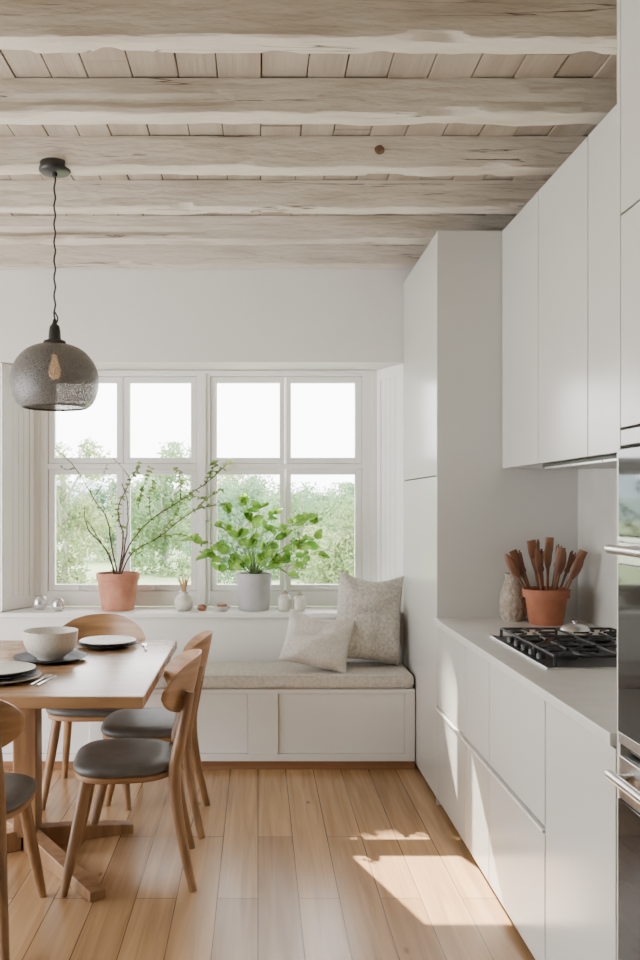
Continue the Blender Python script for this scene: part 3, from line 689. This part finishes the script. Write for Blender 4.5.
# stem tips at photo positions: the crown spreads wide to the right
tips = [(192, 540), (203, 556), (212, 526), (222, 548), (218, 570), (229, 512), (238, 536), (234, 560), (244, 502), (252, 520), (250, 545), (261, 508), (268, 530), (264, 558), (276, 514), (284, 538), (282, 562), (293, 526), (300, 548), (309, 520), (317, 538), (321, 554), (319, 524), (305, 564), (290, 574), (272, 548), (240, 568), (310, 546), (226, 530)]
for ti, (a, c) in enumerate(tips):
    ex = (a-254)/164*.95; zt = (580-c)/164+.18; ey = random.uniform(-.17, .08)*(1-abs(ex)*.8)
    P = smoothcurve([(0, 0, .19), (ex*.22, ey*.4, .19+max(.05, (zt-.19)*.5)), (ex*.66, ey*.9, .19+max(.06, (zt-.19)*.9)), (ex, ey, zt)], 4); n = len(P)
    tube(bs, P, [.0034*(1-.5*q/n) for q in range(n)], 5)
    for q in range(6, n):
        if q < n-1 and random.random() < .5: continue
        for _ in range(3 if q == n-1 else 1):
            d = Vector((ex*1.2, ey*.4, .2)).normalized()*.6+Vector((random.uniform(-1, 1), random.uniform(-.8, .5), random.uniform(-.4, .9)))
            leafquad(bl, P[q], d, random.uniform(.058, .098), random.uniform(.040, .060), droop=.22, nseg=6, pw=.8, up=Vector((random.uniform(-.9, .9), random.uniform(-1.2, -.1), random.uniform(.0, 1.0))))
obj('stems', bs, 'stem', p2, smooth=True, local=True); obj('foliage', bl, 'leaf', p2, smooth=True, local=True)

v = thing('bud_vase', 'small cream round vase with dried straw tuft on the sill', 'vase', (X(184, 5.27), 5.27, SZ))
b = nb(); lathe(b, [(0, 0), (.035, 0), (.055, .022), (.060, .05), (.05, .08), (.028, .095), (.026, .108), (.032, .115), (.026, .115), (.02, .1), (.04, .07), (0, .02)], seg=36); obj('vase_body', b, 'ceramic', v, smooth=True, local=True)
b = nb()
for k in range(26):
    a = random.uniform(0, 2*PI); r = random.uniform(.01, .045); tube(b, [(0, 0, .06), (math.cos(a)*r*.4, math.sin(a)*r*.4, .14), (math.cos(a)*r, math.sin(a)*r, random.uniform(.18, .22))], [.0015, .003, .001], 5)
obj('dried_grass', b, 'straw', v, local=True)
def pebble(name, label, px, y, rx, rz_, m, cat):
    b = nb(); lathe(b, [(0, 0), (rx*.6, 0), (rx*.95, rz_*.5), (rx, rz_), (rx*.9, rz_*1.45), (rx*.5, rz_*1.9), (0, rz_*2)], seg=24)
    for q in b.verts: q.co.y *= .8
    o = obj(name, b, m, smooth=True); o.location = (X(px, y), y, SZ); tag(o, label, cat); return o
pebble('pebble', 'small brown stone right of the cream bud vase', 202, 5.25, .030, .020, 'brownstone', 'stone')
o = thing('small_dish', 'little round clay dish left of the grey plant pot', 'dish', (X(222, 5.24), 5.24, SZ))
b = nb(); lathe(b, [(0, 0), (.03, 0), (.048, .02), (.05, .03), (.046, .03), (.03, .012), (0, .01)], seg=28); obj('dish_body', b, 'greystone', o, smooth=True, local=True)
b = nb(); lathe(b, [(0, .012), (.02, .013), (.034, .028), (.028, .042), (0, .05)], seg=20); obj('lid', b, 'brownstone', o, smooth=True, local=True)
for px, s, lab, mm in ((285, 1.0, 'cream lidded ceramic jar nearest the grey plant pot', 'ceramic'), (299.5, .92, 'smaller cream ceramic jar beside the throw pillows', 'ceramic')):
    j = thing('ceramic_jar', lab, 'jar', (X(px, 5.26), 5.26, SZ), 0, 'little jars on the sill')
    b = nb(); lathe(b, [(0, 0), (.034*s, 0), (.042*s, .015), (.043*s, .06*s), (.036*s, .085*s), (.02*s, .094*s), (.02*s, .1*s), (0, .1*s)], seg=30); obj('jar_body', b, mm, j, smooth=True, local=True)
    b = nb(); lathe(b, [(0, .1*s), (.022*s, .1*s), (.022*s, .108*s), (.008*s, .112*s), (.008*s, .122*s), (0, .124*s)], seg=20); obj('stopper', b, 'woven', j, smooth=True, local=True)
for px, yy, r, lab in ((40, 5.30, .046, 'silver mercury glass candle holder nearest the left window reveal'), (58, 5.24, .040, 'silver mercury glass candle holder left of the branch pot')):
    j = thing('candle_holder', lab, 'candle holder', (X(px, yy), yy, SZ), 0, 'silver candle holders on the sill')
    b = nb(); lathe(b, [(0, 0), (r*.5, 0), (r*.9, r*.35), (r, r*.9), (r*.85, r*1.5), (r*.6, r*1.8), (r*.55, r*1.8), (r*.8, r*1.45), (r*.8, r*.5), (0, r*.3)], seg=30); obj('glass', b, 'silver', j, smooth=True, local=True)
    b = nb(); lathe(b, [(0, r*.33), (r*.6, r*.5), (r*.6, r*1.3), (0, r*1.3)], seg=20); obj('candle', b, 'ceramic', j, smooth=True, local=True)

# ------------------------------------------------------------------ outside
b = nb(); box(b, -60, 60, 5.7, 140, -.45, -.35); o = struct('ground', b, 'grass', label='lawn outside the window')
def tree(x, y, top, r, m, label, name='garden_tree', n=12000, cz=.58, sp=.19):
    h = top+.35
    t = thing(name, label, 'tree' if name != 'garden_bush' else 'bush', (x, y, -.35), 0, 'trees and bushes outside the window')
    b = nb(); tube(b, smoothcurve([(0, 0, 0), (.08*r, 0, h*.3), (0, .05, h*.75)], 4), [.06*r*(1-.07*k) for k in range(9)], 8)
    for k in range(7):
        a = k*2.4; tube(b, [(0, 0, h*(.25+.05*k)), (math.cos(a)*r*.35, math.sin(a)*r*.35, h*(.42+.05*k)), (math.cos(a)*r*.7, math.sin(a)*r*.7, h*(.5+.055*k))], [.03*r, .02*r, .008*r], 6)
    obj('trunk', b, 'bark', t, smooth=True, local=True)
    verts = []; faces = []
    cl = [(Vector((random.uniform(-.75, .75)*r, random.gauss(0, .3)*r, h*cz+random.gauss(0, sp)*h)), random.uniform(.16, .36)*r) for _ in range(55)]
    for _ in range(n):
        c, cr = random.choice(cl)
        d = Vector((random.gauss(0, 1), random.gauss(0, 1), random.gauss(0, 1))).normalized()
        p = c + d*cr*random.uniform(.5, 1.0)
        if p.z < .02 or p.z > h*1.02: continue
        u = Vector((random.gauss(0, 1), random.gauss(0, 1), random.gauss(0, 1))).normalized(); w = u.cross(d)
        if w.length < .1: continue
        w.normalize(); s = random.uniform(.026, .05)*(y/18)
        i0 = len(verts); verts += [p-u*s, p+w*s*.6, p+u*s, p-w*s*.6]; faces.append((i0, i0+1, i0+2, i0+3))
    me = bpy.data.meshes.new('crown'); me.from_pydata(verts, [], faces); me.materials.append(M[m])
    o = bpy.data.objects.new('crown', me); C.objects.link(o); o.parent = t
random.seed(5)
def TX(px, y): return (px-258)/F*y
def TT(py, y): return EYE+(503-py)/F*y
for px, D, ty, r, m, lab, nm, cz, sp in (
    (62, 18, 425, 1.2, 'tree2', 'olive green tree behind the leftmost window panes', 'garden_tree', .48, .26),
    (162, 21.5, 445, 1.3, 'tree1', 'mid green tree behind the branch pot panes', 'garden_tree', .45, .26),
    (235, 17.6, 480, 1.1, 'tree3', 'deep green bush behind the grey-potted plant', 'garden_bush', .4, .28),
    (300, 21, 484, 1.4, 'tree1', 'low bush behind the left half of right lower pane', 'garden_bush', .35, .25),
    (352, 16, 498, 1.0, 'tree2', 'olive bush at the right end of the window view', 'garden_bush', .35, .25),
    (112, 27, 455, 2.2, 'tree3', 'far deep green tree between the two left tree crowns', 'garden_tree', .45, .24),
    (10, 31, 430, 1.8, 'tree1', 'far tree at the left limit of the window view', 'garden_tree', .5, .24),
    (200, 38, 466, 2.5, 'tree2', 'far olive tree showing behind the centre window post', 'garden_tree', .45, .24),
    (265, 30, 474, 2.0, 'tree3', 'far deep green thicket behind the third lower pane', 'garden_bush', .45, .24),
    (345, 36, 484, 2.8, 'tree3', 'far deep green thicket below the hazy hill', 'garden_bush', .45, .24)):
    tree(TX(px, D), D, TT(ty, D), r, m, lab, nm, cz=cz, sp=sp)
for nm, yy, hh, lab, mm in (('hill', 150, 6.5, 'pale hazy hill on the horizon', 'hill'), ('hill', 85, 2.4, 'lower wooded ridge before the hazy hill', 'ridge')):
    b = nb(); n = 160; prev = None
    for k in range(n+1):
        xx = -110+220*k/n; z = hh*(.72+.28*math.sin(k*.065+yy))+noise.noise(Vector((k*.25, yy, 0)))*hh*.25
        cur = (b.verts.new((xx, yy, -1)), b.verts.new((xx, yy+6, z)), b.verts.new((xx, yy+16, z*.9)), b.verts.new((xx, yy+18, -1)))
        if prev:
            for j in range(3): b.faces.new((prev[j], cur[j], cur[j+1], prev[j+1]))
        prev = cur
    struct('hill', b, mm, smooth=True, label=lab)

# ------------------------------------------------------------------ light
w = bpy.data.worlds.new('World'); S.world = w; w.use_nodes = True
bg = w.node_tree.nodes['Background']; bg.inputs['Color'].default_value = (.985, .99, 1.0, 1); bg.inputs['Strength'].default_value = 11.5
# sun beam through the third upper pane
d = Vector((.35, -1, -.895)).normalized()
tgt = Vector((-.050, 5.5, 2.00)); src = tgt - d*16
ld = bpy.data.lights.new('sun_beam', 'SPOT'); ld.energy = 230000; ld.spot_size = R(2.34); ld.spot_blend = .06; ld.shadow_soft_size = .05; ld.color = (1, .91, .78)
lo = bpy.data.objects.new('sun_beam', ld); C.objects.link(lo); lo.location = src; lo.rotation_euler = d.to_track_quat('-Z', 'Y').to_euler()

# ------------------------------------------------------------------ camera
cd = bpy.data.cameras.new('camera'); co_ = bpy.data.objects.new('camera', cd); C.objects.link(co_)
co_.location = (0, 0, EYE); co_.rotation_euler = (PI/2, 0, 0)
cd.sensor_width = 36; cd.lens = F/960*36; cd.shift_x = 62/960; cd.shift_y = 23/960; cd.clip_start = .05; cd.clip_end = 500
S.camera = co_
